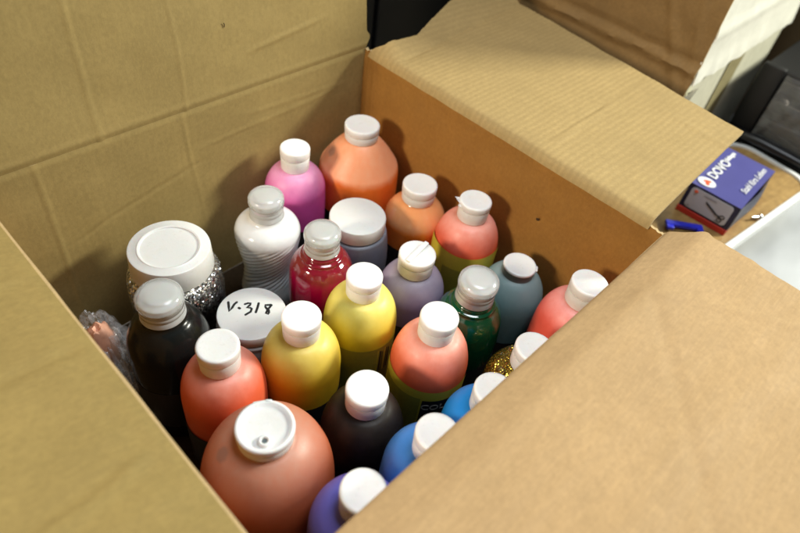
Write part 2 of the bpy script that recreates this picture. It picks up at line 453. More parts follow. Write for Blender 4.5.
def body_wobble(loc):
    sd = loc[0] * .37 + loc[1]
    def f(a, r, z):
        if r < 14: return 0
        k = ss(20, 34, r)
        seam = .22 * (bump1(math.remainder(a - sd, PI), .05))
        return k * (.20 * mn.noise(Vector((math.cos(a) * 1.3, math.sin(a) * 1.3, z / 45 + sd))) + .07 * mn.noise(Vector((math.cos(a) * 4, math.sin(a) * 4, z / 14 + sd)))) + seam
    return f

def bottle(loc, H, label, prof, mat, seg=96, rfun=None, cat='paint bottle', name='paint_bottle', lean=(0, 0), shade_top=86):
    root = thing(name, (loc[0], loc[1], FLOOR), label, cat, GROUP, rx=lean[0], ry=lean[1])
    from_bm('body', lathe_bm(catmull(prof, 6), seg, rfun=rfun or body_wobble(loc)), mat, root, True, 55)
    if shade_top: wrap_label(root, max(p[0] for p in prof) + .8, 14, shade_top, face(*loc) - PI, face(*loc) + PI, m_shade_wrap)  # dark wrap added low on the body to deepen shade between bottles
    return root

def round_prof(H, r, ch=25):
    """bullet-shouldered squeeze bottle; cap covers the top ch mm"""
    t = H - ch
    return [(0, t + 2), (14.5, t + 2, 1), (15.4, t + .3), (17.2, t - .9), (22, t - 2.9), (27.3, t - 7.2), (32, t - 14.4), (35.4, t - 24), (r - .5, t - 35), (r, t - 47), (r, 80), (r, 40), (r, 10), (r - 1.2, 3), (r - 4, .4), (r - 8, 0, 1), (0, 1.5)]

def wrap_label(root, r, z0, z1, a0, a1, mat, name='label_or_shade_wrap', wave=0.0, parent=None):
    bm = bmesh.new(); n = 48; m = 6
    G = []
    for i in range(n + 1):
        a = a0 + (a1 - a0) * i / n
        zt = z1 + wave * math.sin((i / n) * PI * 2.2 + .6)
        G.append([bm.verts.new((r * math.cos(a) * S, r * math.sin(a) * S, (z0 + (zt - z0) * j / m) * S)) for j in range(m + 1)])
    for i in range(n):
        for j in range(m): bm.faces.new((G[i][j], G[i + 1][j], G[i + 1][j + 1], G[i][j + 1]))
    me_o = from_bm(name, bm, mat, parent or root)
    return me_o

def wrap_text(parent, txt, size, r, ang, z, mat, name='lettering', bold=.0):
    me = text_mesh(txt, size, 0, .12, bold)
    w = max(v.co.x for v in me.vertices) / S if len(me.vertices) else 0
    for v in me.vertices:
        x, y, h = v.co.x / S - w / 2, v.co.y / S, v.co.z / S
        a = ang + x / r
        v.co = Vector(((r + h) * math.cos(a), (r + h) * math.sin(a), z + y)) * S
    return link(name, me, mat, parent, False)

SPOT_A = (-30.4, 12.9, 171.4, 7.5)
SPOT_B = (-31.2, 17.4, 158.4, 9)
FROST = (.72, .60, .58)
SALM = (.85, .15, .06); ORNG = (.88, .21, .035)
m_salmon = paint_plastic('paint_salmon', SALM, (.85, .56, .48), 128, 182)
m_coral = paint_plastic('paint_coral', (.82, .12, .05), (.85, .55, .47), 130, 182)
m_salmF = paint_plastic('paint_salmon_dull', (.74, .13, .05), (.74, .50, .45), 132, 178)
m_salmR = paint_plastic('paint_salmon_light', (.80, .12, .08), (.84, .58, .55), 136, 186)
m_pink = paint_plastic('paint_pink', (.72, .10, .42), (.84, .46, .62), 120, 172)
m_yelB = paint_plastic('paint_lemon', (.74, .60, .03), (.82, .74, .26), 118, 176)
m_yelF = paint_plastic('paint_yellow', (.76, .52, .02), (.80, .68, .22), 116, 176)
m_black = paint_plastic('paint_black', (.013, .008, .005), (.034, .024, .018), 118, 150, rough=.45, sss=.0, wob=8, spec=.35)
m_blk13 = paint_plastic('paint_glossy_black', (.007, .008, .008), (.010, .011, .010), 140, 170, rough=.2, coat=.08, sss=0, spec=.2)
m_blue1 = paint_plastic('paint_cyan_blue', (.008, .22, .62), (.05, .28, .6), 165, 185, sss=.2)
m_blueM = paint_plastic('paint_mid_blue', (.06, .25, .68), (.18, .36, .7), 172, 200, sss=.2)
m_purp = paint_plastic('paint_violet_blue', (.17, .16, .64), (.30, .28, .68), 180, 206, sss=.2)
m_lilac = paint_plastic('paint_lilac', (.26, .20, .36), (.42, .38, .44), 105, 150)
m_teal = paint_plastic('paint_grey_teal', (.15, .28, .30), (.26, .35, .36), 105, 148)
m_slate = paint_plastic('paint_slate', (.14, .155, .21), (.24, .25, .29), 120, 146)
m_clearjar = paint_plastic('jar_grey_white', (.34, .32, .31), (.36, .35, .34), 60, 100)
m_bigor = paint_plastic('paint_orange_jug', (.90, .20, .028), (.86, .40, .22), 130, 142, spot=SPOT_B)
m_bigF = paint_plastic('paint_shaded_orange_jug', (.60, .125, .04), (.52, .29, .21), 130, 192, spot=SPOT_A)  # same orange as the back jug, its shade put into the colour
m_smor = paint_plastic('paint_orange_clear', (.88, .23, .03), (.80, .38, .17), 112, 122, rough=.14, coat=.6)
m_white = paint_plastic('paint_white', (.74, .76, .77), (.77, .79, .80), 130, 160, rough=.2, coat=.5)
m_green = paint_plastic('paint_green_gloss', (.004, .075, .028), (.02, .12, .06), 145, 165, rough=.12, coat=.9, sss=.0)
m_red = paint_plastic('paint_crimson', (.42, .003, .06), (.17, .012, .014), 128, 140, rough=.1, coat=.9, sss=.1)
m_silver = glitter('glitter_silver', ((.35, .35, .34), (.95, .95, .93)), 1.7, (.03, .03, .03), 100, 116)
m_gold = glitter('glitter_gold', ((.20, .13, .015), (.62, .45, .06)), 1.1)
m_lab_yel = flat('label_yellow_paper', (.62, .50, .05), .45, var=.05)
m_lab_olive = flat('label_olive_paper', (.36, .31, .04), .45, var=.08)
m_lab_blk = flat('label_black_paper', (.02, .018, .02), .35)
m_shade_wrap = flat('shade_wrap_charcoal', (.022, .019, .02), .5)
m_lab_txt = flat('label_pale_print', (.36, .34, .30), .5)

VIEW = math.atan2(-1, -.78)                     # the side of each bottle that faces the photographer's corner
def face(x, y): return math.atan2(-y, -x)

# pink
b = bottle((367, 467), 186, 'pink paint bottle with tall white cap against the rear left cardboard wall', round_prof(186, 36.5, 28), m_pink)
flip_cap(b, 186, 17.3, 28, 2.2)
# big orange jug at the back
H = 195
b = bottle((453, 447), H, 'large bright orange jug with sloping shoulders in the back corner of the box',
           [(0, H - 17), (19, H - 17, 1), (19.5, H - 19), (22, H - 21), (34, H - 34), (45, H - 50), (48.6, H - 56), (50.2, H - 63), (50.6, H - 70), (50.6, 60), (50.6, 12), (47, 4), (42, 0, 1), (0, 1)], m_bigor)
flip_cap(b, H, 21.3, 19, .6, split=.55)
# small orange
H = 165
b = bottle((458, 349), H, 'small glossy orange paint bottle with clear shoulders and wide white cap',
           [(0, H - 20), (18, H - 20, 1), (18.6, H - 22), (22, H - 25.5), (30, H - 33), (35.4, H - 42), (37.3, H - 50), (37.5, H - 60), (37.5, 40), (37.5, 9), (36, 3), (31, 0, 1), (0, 1)], m_smor)
flip_cap(b, H, 20.6, 22, 1.2, split=.5, tab=False)
# coral with yellow label
b = bottle((464, 274), 188, 'coral red bottle with a torn tag on its cap and a yellow label', round_prof(188, 37.8, 24), m_coral, shade_top=0)
cp, ld = flip_cap(b, 188, 18.0, 24, 2.4, split=.66)
bm = bmesh.new()
for (x, y, z, dx, dy, dz) in ((-14.5, 9.5, 186, -19, 13, 189.5), (-16, 5, 183, -20, 9, 184.5), (-11, 13.5, 184, -14, 19, 187)):
    p = [bm.verts.new(Vector(q) * S) for q in ((x, y, z - 3), (x + 4, y + 3, z), (dx, dy, dz), (x - 1, y + 1, z - 1.5))]
    bm.faces.new((p[0], p[1], p[2])); bm.faces.new((p[0], p[2], p[3])); bm.faces.new((p[1], p[3], p[2])); bm.faces.new((p[0], p[3], p[1]))
from_bm('torn_tag', bm, M_CAP, cp, False)
lb = wrap_label(b, 38.4, 60, 134, face(464, 274) - 1.5, face(464, 274) + 1.5, m_lab_yel, wave=1.2)
wrap_label(b, 38.55, 55, 112, face(464, 274) - .5, face(464, 274) + .9, m_lab_olive, 'label_panel', parent=lb)
# salmon at the right, touching the wall
b = bottle((455, 120), 192, 'salmon bottle at the right corner between the wall and the front flap', round_prof(192, 37.6, 27), m_salmR)
flip_cap(b, 192, 18.4, 27, 3.6)
# two yellows
b = bottle((295, 271), 184, 'lemon yellow bottle behind the other yellow one, its label partly in shade', round_prof(184, 37.5, 25), m_yelB, shade_top=0)
flip_cap(b, 184, 17.6, 25, 2.9)
fa = face(295, 271)
lb = wrap_label(b, 38.1, 40, 112, fa - .9, fa + 1.3, m_lab_olive)
for k in range(7):
    a = fa + .60 + k * .075
    wrap_label(b, 38.25, 70, 108 - (k % 3) * 2, a, a + (.05 if k % 2 else .03), m_lab_blk if k % 3 else m_lab_yel, 'label_bar', parent=lb)
b = bottle((219, 271), 183, 'egg yellow bottle right of the jar lid with handwriting', round_prof(183, 37.8, 26), m_yelF)
flip_cap(b, 183, 17.8, 26, 3.4)
# middle salmon with label
b = bottle((311, 189), 188, 'salmon bottle in the middle with a yellow and black label', round_prof(188, 38, 26), m_salmon, shade_top=0)
flip_cap(b, 188, 17.9, 26, 3.0)
fa = face(311, 189)
lb = wrap_label(b, 38.6, 30, 121, fa - 1.5, fa + 1.5, m_lab_yel, wave=.8)
wrap_label(b, 38.75, 28, 108, fa - 1.2, fa + .05, m_lab_olive, 'label_panel', parent=lb)
bp = wrap_label(b, 38.8, 40, 106, fa + .10, fa + 1.3, m_lab_blk, 'label_panel', parent=lb)
wrap_text(lb, 'COLOR', 12, 38.95, fa + .62, 91, m_lab_txt)
# front-left salmon
b = bottle((146, 290), 183, 'dull salmon red bottle touching the large orange jug in front', round_prof(183, 37.8, 26), m_salmF)
flip_cap(b, 183, 18.2, 26, 3.9)
# black matte
b = bottle((219, 184), 170, 'matte black bottle with plain white cap between the large jug and blue bottles',
           round_prof(170, 38, 25), m_black)
flip_cap(b, 170, 18.4, 25, .4)
# blues along the front wall
b = bottle((290, 107), 186, 'cyan blue bottle half hidden by the front flap, between gold and mid blue bottles', round_prof(186, 36.8, 26), m_blue1)
flip_cap(b, 186, 17.6, 26, 3.3)
b = bottle((216, 108), 203, 'mid blue bottle half hidden by the front flap, second of the three blue ones', round_prof(203, 36.8, 26), m_blueM)
flip_cap(b, 203, 16.9, 26, 3.3)
b = bottle((142, 110), 212, 'violet blue bottle half hidden by the front flap beside the large orange jug', round_prof(212, 36.8, 26), m_purp)
flip_cap(b, 212, 16.2, 26, 3.3, tab=False)
# gold glitter
b = bottle((363, 114), 173, 'gold glitter bottle under the edge of the front flap', round_prof(173, 36.8, 26), m_gold)
flip_cap(b, 173, 18.2, 26, 3.6)
# lilac
H = 165
b = bottle((372, 271), H, 'greyish lilac bottle with a crooked strip standing up on its cap', round_prof(H, 37, 24), m_lilac)
cp, ld = flip_cap(b, H, 19.6, 24, .3, split=.62, dish=True)
bm = box_bm(-18, 17, -2.6, 2.6, H - .2, H + 2.2, None, .9, 2)
for v in bm.verts:
    t = (v.co.x / S + 18) / 35
    v.co.z += (1.6 * t * t + .6 * math.sin(t * 9)) * S; v.co.y += 1.5 * math.sin(t * 3) * S
sp = from_bm('cap_strip', bm, M_CAP, cp)
sp.rotation_euler = (0, 0, .15)
# teal with flat cap
H = 150
b = bottle((461, 198), H, 'grey teal bottle with a thin flat white cap on a dark ring',
           [(0, H - 12), (16, H - 12, 1), (18.5, H - 13), (23, H - 16), (29, H - 23), (34, H - 33), (37, H - 46), (38, H - 58), (38, 40), (38, 8), (36, 2), (31, 0, 1), (0, 1)], m_teal, shade_top=58)
cp = from_bm('cap', lathe_bm([(0, H - 3.5), (17, H - 3.5), (17.3, H - 4), (17.0, H - 7), (17.6, H - 12.5), (17, H - 13), (0, H - 13)], 64), M_DARKRING, b, True, 50)
bm = lathe_bm([(0, H - .5), (14.5, H - .4), (16.2, H), (17.6, H - .3), (18.2, H - 1.2), (18.2, H - 3.0), (17.6, H - 3.45), (0, H - 3.45)], 64)
caps_tab(bm, 18.2, H - 1.9, -1.0, 8, 1.4, 2.2)
from_bm('cap_top', bm, M_CAP, cp, True, 50)
# big jug in front
H = 195
b = bottle((127, 199), H, 'largest shaded orange jug at the front, its white flip cap showing a spout',
           [(0, H - 15), (20, H - 15, 1), (21.2, H - 16.5), (25, H - 18.3), (33, H - 23.5), (42, H - 34), (49, H - 49), (53, H - 66), (54.4, H - 82), (54.4, H - 100), (54.4, 40), (54.4, 12), (52, 4), (46, 0, 1), (0, 1)], m_bigF)
cp = from_bm('cap', lathe_bm([(0, H - 8), (20, H - 8), (21.6, H - 8.6), (21.8, H - 10), (21.2, H - 15.2), (20.6, H - 16), (17, H - 16), (0, H - 15)], 72), M_CAP, b, True, 50)
bm = lathe_bm([(0, H - 2.2), (14, H - 2.2), (17.5, H - 1.9), (19.3, H - .2), (20.7, H), (21.9, H - .7), (22.3, H - 2), (22.2, H - 6.6), (21.6, H - 7.4), (20, H - 7.8), (0, H - 7.8)], 72)
caps_tab(bm, 21.9, H - 4.5, 1.05, 13, 1.8, 3)
caps_tab(bm, 21.2, H - .9, .8, 5, 1.2, 2.2)
ld = from_bm('cap_top', bm, M_CAP, cp, True, 50)
bm = lathe_bm([(2.3, H - 4), (2.3, H + .2), (2.9, H + .8), (4.2, H + .6), (5.0, H - .4), (5.7, H - 2.2)], 40)
bm.verts.ensure_lookup_table()
me_sp = from_bm('spout', bm, M_CAP, cp, True, 60)
me_sp.location = Vector((-7.5, -9.5, 0)) * S
pit = from_bm('spout_hole', lathe_bm([(0, H - 1.6), (2.5, H - 1.6), (2.5, H - 2.1), (0, H - 2.1)], 24), M_DARKRING, cp)
pit.location = me_sp.location
# swirl bottle
H = 186
def swirl(a, r, z):
    k = ss(60, 72, z) * (1 - ss(H - 62, H - 52, z))
    return k * .8 * math.sin(z / 6.0 * 2 * PI - 19 * a) if r > 20 else 0
b = bottle((292, 421), H, 'white twisted bottle with diagonal ridges and milky domed cap',
           [(0, H - 28), (15.5, H - 28, 1), (17.5, H - 30), (19.5, H - 33), (26, H - 37), (33, H - 43), (36, H - 51), (35.6, H - 58), (34.6, H - 64), (33.6, H - 70), (32.6, H - 76), (31.5, H - 82), (30.4, H - 88), (29.3, H - 94), (28.4, H - 100), (27.8, 80), (28.2, 74), (29.6, 66), (31, 58), (33, 48), (33, 30), (32.5, 8), (29, 0, 1), (0, 1)], m_white, seg=360, rfun=swirl, shade_top=0)
dome_cap(b, H, 19.0, 30)
# crimson
H = 188
b = bottle((303, 342), H, 'crimson bottle with glossy clear shoulders and milky domed cap',
           [(0, H - 28), (15.5, H - 28, 1), (18.5, H - 30), (19.5, H - 31.5), (19.2, H - 34), (22.5, H - 36), (22.4, H - 38), (26.5, H - 42), (30.5, H - 48), (33.2, H - 56), (34, H - 66), (34, 40), (34, 8), (32, 2), (28, 0, 1), (0, 1)], m_red)
dome_cap(b, H, 18.9, 29)
# green
H = 181
b = bottle((385, 200), H, 'dark green glossy bottle with milky domed cap',
           [(0, H - 30), (15.5, H - 30, 1), (19, H - 31.5), (20.5, H - 33), (20.2, H - 36), (23.5, H - 38), (23.4, H - 40), (28, H - 45), (32.3, H - 52), (34.8, H - 61), (36, H - 72), (36, 40), (36, 8), (34, 2), (30, 0, 1), (0, 1)], m_green)
dome_cap(b, H, 20.6, 31)
# glossy black
H = 191
b = bottle((137, 365), H, 'glossy black bottle with milky domed cap beside the crumpled plastic bag',
           [(0, H - 29), (15.5, H - 29, 1), (19.5, H - 31), (20.5, H - 33), (25, H - 37), (31, H - 45), (35, H - 54), (37.3, H - 64), (38, H - 76), (38, 40), (38, 8), (36, 2), (31, 0, 1), (0, 1)], m_blk13)
dome_cap(b, H, 20.6, 30)

# ------------------------------------------------------------------ jars
def jar(loc, H, label, r, rl, hl, mat, lidmat, rim=True):
    t = H - hl
    root = thing('paint_jar', (loc[0], loc[1], FLOOR), label, 'jar', 'wide lidded jars in the box')
    pr = [(0, t + 2), (rl - 3, t + 2, 1), (rl - 2.5, t - 1), (rl + (r - rl) * .45, t - 3.4), (r - 1.2, t - 8), (r, t - 15), (r, 30), (r, 8), (r - 2, 2), (r - 6, 0, 1), (0, 1)]
    from_bm('body', lathe_bm(catmull(pr, 6), 96), mat, root, True, 55)
    if rim:
        lp = [(0, H - 1.4), (rl * .70, H - 1.4), (rl * .715, H - .2), (rl * .755, H + .2), (rl * .78, H - .5), (rl * .95, H - .5), (rl - .5, H - 1.2), (rl, H - 2.8), (rl + 1.2, t + 1), (rl + .6, t), (0, t)]
    else:
        lp = [(0, H), (rl - 2, H), (rl - .6, H - .5), (rl, H - 1.7), (rl + .1, t + .9), (rl - .4, t), (0, t)]
    lid = from_bm('lid', lathe_bm(lp, 96), lidmat, root, True, 40)
    return root, lid

j, ld = jar((185, 436), 161, 'jar of silver glitter with a big white lid beside the rear left wall', 47, 39.8, 27, m_silver, M_CAPG)
fa = face(185, 436)
wrap_label(j, 47.15, 82, 100, fa + .55, fa + .85, m_lab_yel)
wrap_label(j, 47.10, 20, 98, fa - 1.2, fa + 1.2, m_lab_blk)
j, ld = jar((370, 360), 155, 'slate blue jar with plain white lid between the crimson and small orange bottles', 36, 31.6, 17, m_slate, M_CAPG, False)
j, ld = jar((216, 346), 118, 'low jar whose white lid reads V.318 in black marker', 37, 34.6, 12, m_clearjar, M_CAPG, False)
strokes = [[(-10.2, 26.8), (-13.5, 21), (-16.5, 16.1), (-11.7, 17.9), (-7, 20.6), (-3.5, 21.3)],
           [(-6.4, 13.6), (-6.0, 12.4)],
           [(1.3, 13.8), (4.4, 12.9), (6.6, 10.9), (4.8, 9.6), (-.1, 8.4), (2.6, 6.6), (3.1, 4.3), (0, 1.7), (-6.5, 1.7)],
           [(13.0, 5.9), (8.6, 1.8), (3.4, -2.3)],
           [(21.5, -3.9), (16.6, -.5), (15.4, -2.6), (15.0, -4.9), (15.2, -8.6), (13.6, -11), (11.8, -12), (10.6, -9.9), (14.8, -7.1), (21.6, -4.6)]]
bm = bmesh.new()
for k, st in enumerate(strokes):
    tube_bm([(x * .97, y * .97, 118.05) for x, y in st], 1.25 if k != 1 else 1.4, bm, 8, (118.05, .12))
from_bm('handwriting', bm, M_INK, ld)

# ------------------------------------------------------------------ crumpled bag
bag = thing('plastic_bag', (101, 432, FLOOR), 'crumpled clear plastic bag with something peach inside, in the left corner of the box', 'plastic bag')
def film_mat(name, tint, alpha_hi):
    n = N(name)
    n.set(Roughness=.12, Specular_IOR_Level=.7, Coat_Weight=.4)
    n.b.inputs['Base Color'].default_value = (*tint, 1)
    no = n.noise(60, 5, .65)
    n.l(n.ramp(no.outputs[0], .35, .68, .12, alpha_hi), n.b.inputs['Alpha'])
    n.l(n.bump(n.noise(75, 2, .5).outputs[0], .6, .004), n.b.inputs['Normal'])
    return n.m
M_FILM = film_mat('clear_bag_film', (.78, .78, .77), .5)
bm = bmesh.new(); bmesh.ops.create_icosphere(bm, subdivisions=5, radius=1)
for v in bm.verts:
    d = v.co.copy()
    k = 1 + .22 * mn.noise(d * 2.3) - .30 * abs(mn.noise(d * 4.2 + Vector((3, 1, 7))))
    top = ss(.1, 1.0, d.z)
    p = Vector((d.x * 27, d.y * 44, d.z * 54)) * k
    p.x *= 1 - .25 * top; p.y = p.y * (1 - .3 * top) + 14 * top
    v.co = (p + Vector((0, 0, 55))) * S
from_bm('bag_skin', bm, M_FILM, bag, True, 22)
bm = bmesh.new(); bmesh.ops.create_icosphere(bm, subdivisions=4, radius=1)
for v in bm.verts:
    d = v.co; v.co = Vector((d.x * 15 - 4, d.y * 15 + 2, d.z * 34 + 74)) * S * (1 + .06 * mn.noise(d * 3))
from_bm('contents', bm, flat('peach_plastic', (.70, .36, .24), .5, var=.15, bscale=60), bag)

# ------------------------------------------------------------------ things around the box
tb = bmesh.new()
box_bm(-700, 2600, -900, 1500, -40, 0, tb, 3)
n = N('pale_tabletop')
no = n.noise(1, 3, .5, stretch=(3, 9, 3)); n2 = n.noise(600, 2)
n.l(n.mixc(n.ramp(no.outputs[0], .35, .68), (.36, .37, .38), (.66, .68, .70)), n.b.inputs['Base Color'])  # grey patches painted in for blurred reflections
n.set(Roughness=.22, Specular_IOR_Level=.6)
tag(from_bm('table_surface', tb, n.m, None), kind='structure')

# low stand with brown board and white metal rim
STZ = 80
ang = math.atan2(-.12, 1)
st = thing('low_stand', (671, 74, 0), 'low stand with brown board top and rounded white metal rim beside the box', 'stand', rz=ang)
def rrect(x0, x1, y0, y1, r, n=10):
    out = []
    for cx, cy, a in ((x1 - r, y0 + r, -PI / 2), (x1 - r, y1 - r, 0), (x0 + r, y1 - r, PI / 2), (x0 + r, y0 + r, PI)):
        for k in range(n + 1):
            t = a + (PI / 2) * k / n; out.append((cx + r * math.cos(t), cy + r * math.sin(t)))
    return out
SX0, SX1, SY0, SY1 = -90, 392, 0, 150
def prism(poly, z0, z1, bev=0, bm=None):
    b = bmesh.new()
    lo = [b.verts.new(Vector((x, y, z0)) * S) for x, y in poly]; hi = [b.verts.new(Vector((x, y, z1)) * S) for x, y in poly]
    b.faces.new(lo); b.faces.new(hi)
    for i in range(len(poly)): b.faces.new((lo[i], lo[(i + 1) % len(poly)], hi[(i + 1) % len(poly)], hi[i]))
    if bev: bmesh.ops.bevel(b, geom=[e for e in b.edges if abs(e.verts[0].co.z - e.verts[1].co.z) < 1e-7], offset=bev * S, segments=2, affect='EDGES')
    return b
n = N('brown_board')
g = n.noise(1, 5, .6, stretch=(12, 140, 12)); f2 = n.noise(90, 4)
c = n.mixc(n.ramp(g.outputs[0], .3, .7), (.30, .175, .055), (.44, .28, .10))
n.l(n.mixc(n.ramp(f2.outputs[0], .4, .7, 0, .4), c, (.15, .08, .025)), n.b.inputs['Base Color']); n.set(Roughness=.4)
M_BOARD = n.m
from_bm('board', prism(rrect(SX0 + 8, SX1 - 8, SY0 + 8, SY1 - 8, 34), STZ - 10, STZ), M_BOARD, st, True, 30)
M_RIM = flat('white_enamel_rim', (.80, .81, .80), .25, .5, coat=.4)
R1 = rrect(SX0, SX1, SY0, SY1, 42); R2 = rrect(SX0 + 9, SX1 - 9, SY0 + 9, SY1 - 9, 33)
bm = bmesh.new()
prof = [(R1, STZ - 11), (R1, STZ + 2.2), (R2, STZ + 3.0), (R2, STZ - 11)]
V = [[bm.verts.new(Vector((x, y, z)) * S) for x, y in P] for P, z in prof]
for i in range(4):
    A, B = V[i], V[(i + 1) % 4]
    for k in range(len(A)): bm.faces.new((A[k], A[(k + 1) % len(A)], B[(k + 1) % len(A)], B[k]))
from_bm('metal_rim', bm, M_RIM, st, True, 30)
for (x, y) in ((SX0 + 30, SY0 + 28), (SX1 - 40, SY0 + 28), (SX0 + 30, SY1 - 28), (SX1 - 40, SY1 - 28)):
    lg = from_bm('leg', lathe_bm([(0, STZ - 11), (9, STZ - 11), (8, 3), (9.5, 2), (9.5, 0.2), (0, 0.2)], 24), M_RIM, st, True, 40)
    lg.location = Vector((x, y, 0)) * S

# navy scissors carton
M_NAVY = flat('navy_carton', (.075, .075, .27), .38, .5, coat=.25, var=.05, bscale=40)
M_NAVYD = flat('dark_navy_carton', (.012, .013, .05), .4)
M_GREY = flat('grey_panel_print', (.52, .50, .54), .4, var=.04)
M_RED = flat('red_carton', (.52, .035, .02), .45)
M_WHT = flat('white_print', (.78, .78, .80), .5)
M_ORR = flat('orange_red_print', (.75, .10, .03), .5)
cb = thing('scissors_carton', (813, 79, STZ), 'navy blue scissors carton with white lettering and a grey front panel', 'carton', rz=rad(1.5))
L, W, HH = 132, 73, 50
from_bm('carton_body', box_bm(0, L, 0, W, 9, HH - 1.2, None, .6), M_NAVYD, cb, False)
from_bm('red_base', box_bm(-1.6, L - .5, -.8, W + .8, .3, 9.2, None, .8), M_RED, cb, False)
def topf(u, v):
    x = -1 + (L + 1.5) * u; y = -1 + (W + 1) * v
    return Vector((x, y, HH + 1.4 * math.sin(PI * u) * (1 - v) + .5 * nz(x, y, 0, 30)))
sheet('carton_lid', topf, 24, 12, .8, [M_NAVY], cb)
def sidef(u, v):
    x = L * u; z = 10 + (HH - 10.5) * v
    return Vector((x, -1.2 - 7.5 * math.sin(PI * min(1, u * 1.05)) ** 1.3 * math.sin(PI * (.15 + .8 * v) * .9), z))
sheet('side_panel', sidef, 28, 10, .6, [M_NAVYD], cb)
fp = prism(rrect(6, W - 6, 13, HH - 4, 5, 6), 0, .9)
for v in fp.verts:
    x, y, z = v.co; v.co = Vector((-.15 * S - z, W * S - x, y))
gp = from_bm('front_panel', fp, M_GREY, cb, False)
def on_front(y, z, d=1.35): return (-d, W - y, z)          # y read left to right on the panel
bm = bmesh.new()
tube_bm([on_front(32, 34), on_front(56, 22)], .8, bm)
tube_bm([on_front(33, 32.2), on_front(50, 23.8), on_front(56, 24.5)], .7, bm)
for (cy, cz) in ((59.5, 24.5), (57.5, 18.5)):
    tube_bm([on_front(cy + 3.1 * math.cos(t * PI / 6), cz + 2.6 * math.sin(t * PI / 6)) for t in range(13)], .6, bm)
from_bm('scissors_print', bm, M_INK, gp)
bm = bmesh.new()
tube_bm([on_front(12.5, 40), on_front(13.5, 42)], 1.6, bm); tube_bm([on_front(11, 41.5), on_front(15, 41.2)], 1.1, bm)
from_bm('emblem_mark', bm, M_ORR, gp)
m_print = flat('dark_grey_print', (.10, .10, .13), .5)
for (y0, y1, z) in ((26, 44, 41), (10, 15, 16.5), (52, 59, 15.6)):
    bm = bmesh.new()
    for k in range(int((y1 - y0) / 2)):
        tube_bm([on_front(y0 + k * 2, z + .3 * math.sin(k * 5)), on_front(y0 + k * 2 + 1.1, z + .5 * math.sin(k * 3))], .38, bm, 6)
    from_bm('small_print', bm, m_print, gp)
def lay_text(txt, size, x, y, z, parent, mat, shear=0, bold=0):
    me = text_mesh(txt, size, shear, .2, bold)
    o = link('lettering', me, mat, parent, False); o.location = Vector((x, y, z)) * S
    return o
lid = [c for c in cb.children if c.name.startswith('carton_lid')][0]
lay_text('DOVO', 20, 32, 51, HH + 1.5, lid, M_WHT, 0, .5)
lay_text('Solingen', 8.6, 94, 57, HH + 1.3, lid, M_WHT, 0, .55)
lay_text('Stahl f\u00fcrs Leben', 13, 34, 7.5, HH + 2.2, lid, M_WHT, .3, .1)
em = lathe_bm([(0, HH + 1.5), (11, HH + 1.5), (11.3, HH + 1.2), (11.3, HH + .2), (0, HH + .2)], 40)
for v in em.verts: v.co.x = v.co.x * .95 + 16 * S; v.co.y = v.co.y * 1.15 + 57 * S
e1 = from_bm('emblem', em, M_WHT, lid, False)
bm = bmesh.new()
tube_bm([(11.5, 54, HH + 1.7), (18, 57.5, HH + 1.7)], 3.0, bm, 10, (HH + 1.6, .12)); tube_bm([(16, 60, HH + 1.7), (20, 54, HH + 1.7)], 2.4, bm, 10, (HH + 1.6, .12))
from_bm('emblem_mark', bm, M_ORR, e1)

# blue clip and little bolt on the board
bl = thing('blue_clip', (778, 124, STZ + 3.2), 'bright blue plastic clip lying by the torn corner of the box', 'clip', rz=rad(-52))
bm = box_bm(-27, 25, -5, 5, 0, 5.5, None, 1.4)
box_bm(-27, -17, -12, -4, 0, 5, bm, 1.0); box_bm(16, 25, -8, -4, 0, 5, bm, .8)
from_bm('clip_body', bm, flat('blue_plastic', (.02, .03, .72), .35, coat=.3), bl)
bo = thing('small_bolt', (882, 66, STZ + 5.5), 'tiny silver bolt lying on the brown board by the carton', 'bolt', rz=rad(-30), ry=rad(90))
from_bm('shank', lathe_bm([(0, 12), (1.7, 12), (1.8, 11), (1.8, -2), (0, -2)], 20), flat('silver_metal', (.75, .75, .74), .25, metal=1), bo)
from_bm('head', lathe_bm([(0, 16.5), (2.6, 16), (4.3, 14), (4.3, 12.05), (0, 12.05)], 20), flat('pale_metal', (.82, .82, .80), .3, metal=.8), bo)

# second carton: white outside, brown inside-out flap hanging over its near side
WX, WY = 853, 226
wb = thing('white_carton', (WX, WY, 0), 'white carton behind the box with a brown flap folded down and yellowed tape', 'cardboard box')
M_BRN = cardboard('kraft_dark_flap', (.235, .14, .05), 'Z', corr=.15, tone=.10)
M_WCARD = flat('white_carton_paper', (.66, .64, .50), .6, .3, var=.08, bump=.4, bscale=60)
M_WTORN = flat('white_torn_paper', (.80, .78, .68), .65, .3, var=.05, bump=.5, bscale=90)
M_TAPE = flat('yellowed_tape', (.46, .40, .22), .2, .5, coat=.3, var=.10, bscale=70)
o = from_bm('carton_body', box_bm(1, 384, 1, 340, .5, 520, None, 1.5), M_WCARD, wb, False)
def brown(u, v):
    y = -4 + 345 * u; z = 205 + 323 * v + 4 * nz(u * 345, 0, 0, 60)
    z0 = z - 236 - .0 * y
    d = 3.2 + 5.0 * bump1(z - 250, 7) - 3 * bump1(z - 262, 6) + 7 * (1 - ss(205, 248, z))
    d += 2.2 * nz(y, z, 3, 60) + .9 * nz(y, z, 9, 18) + 3.0 * bump1((y - 30) * .85 - (z - 250) * .45, 8) * (1 - ss(60, 120, y)) + 2.2 * bump1((y - 8) - (z - 260) * .25, 6)
    return Vector((-d - 2, y, z))
sheet('brown_flap', lambda u, v: brown(1 - u, v), 80, 60, 3, [M_BRN, M_EDGE], wb)
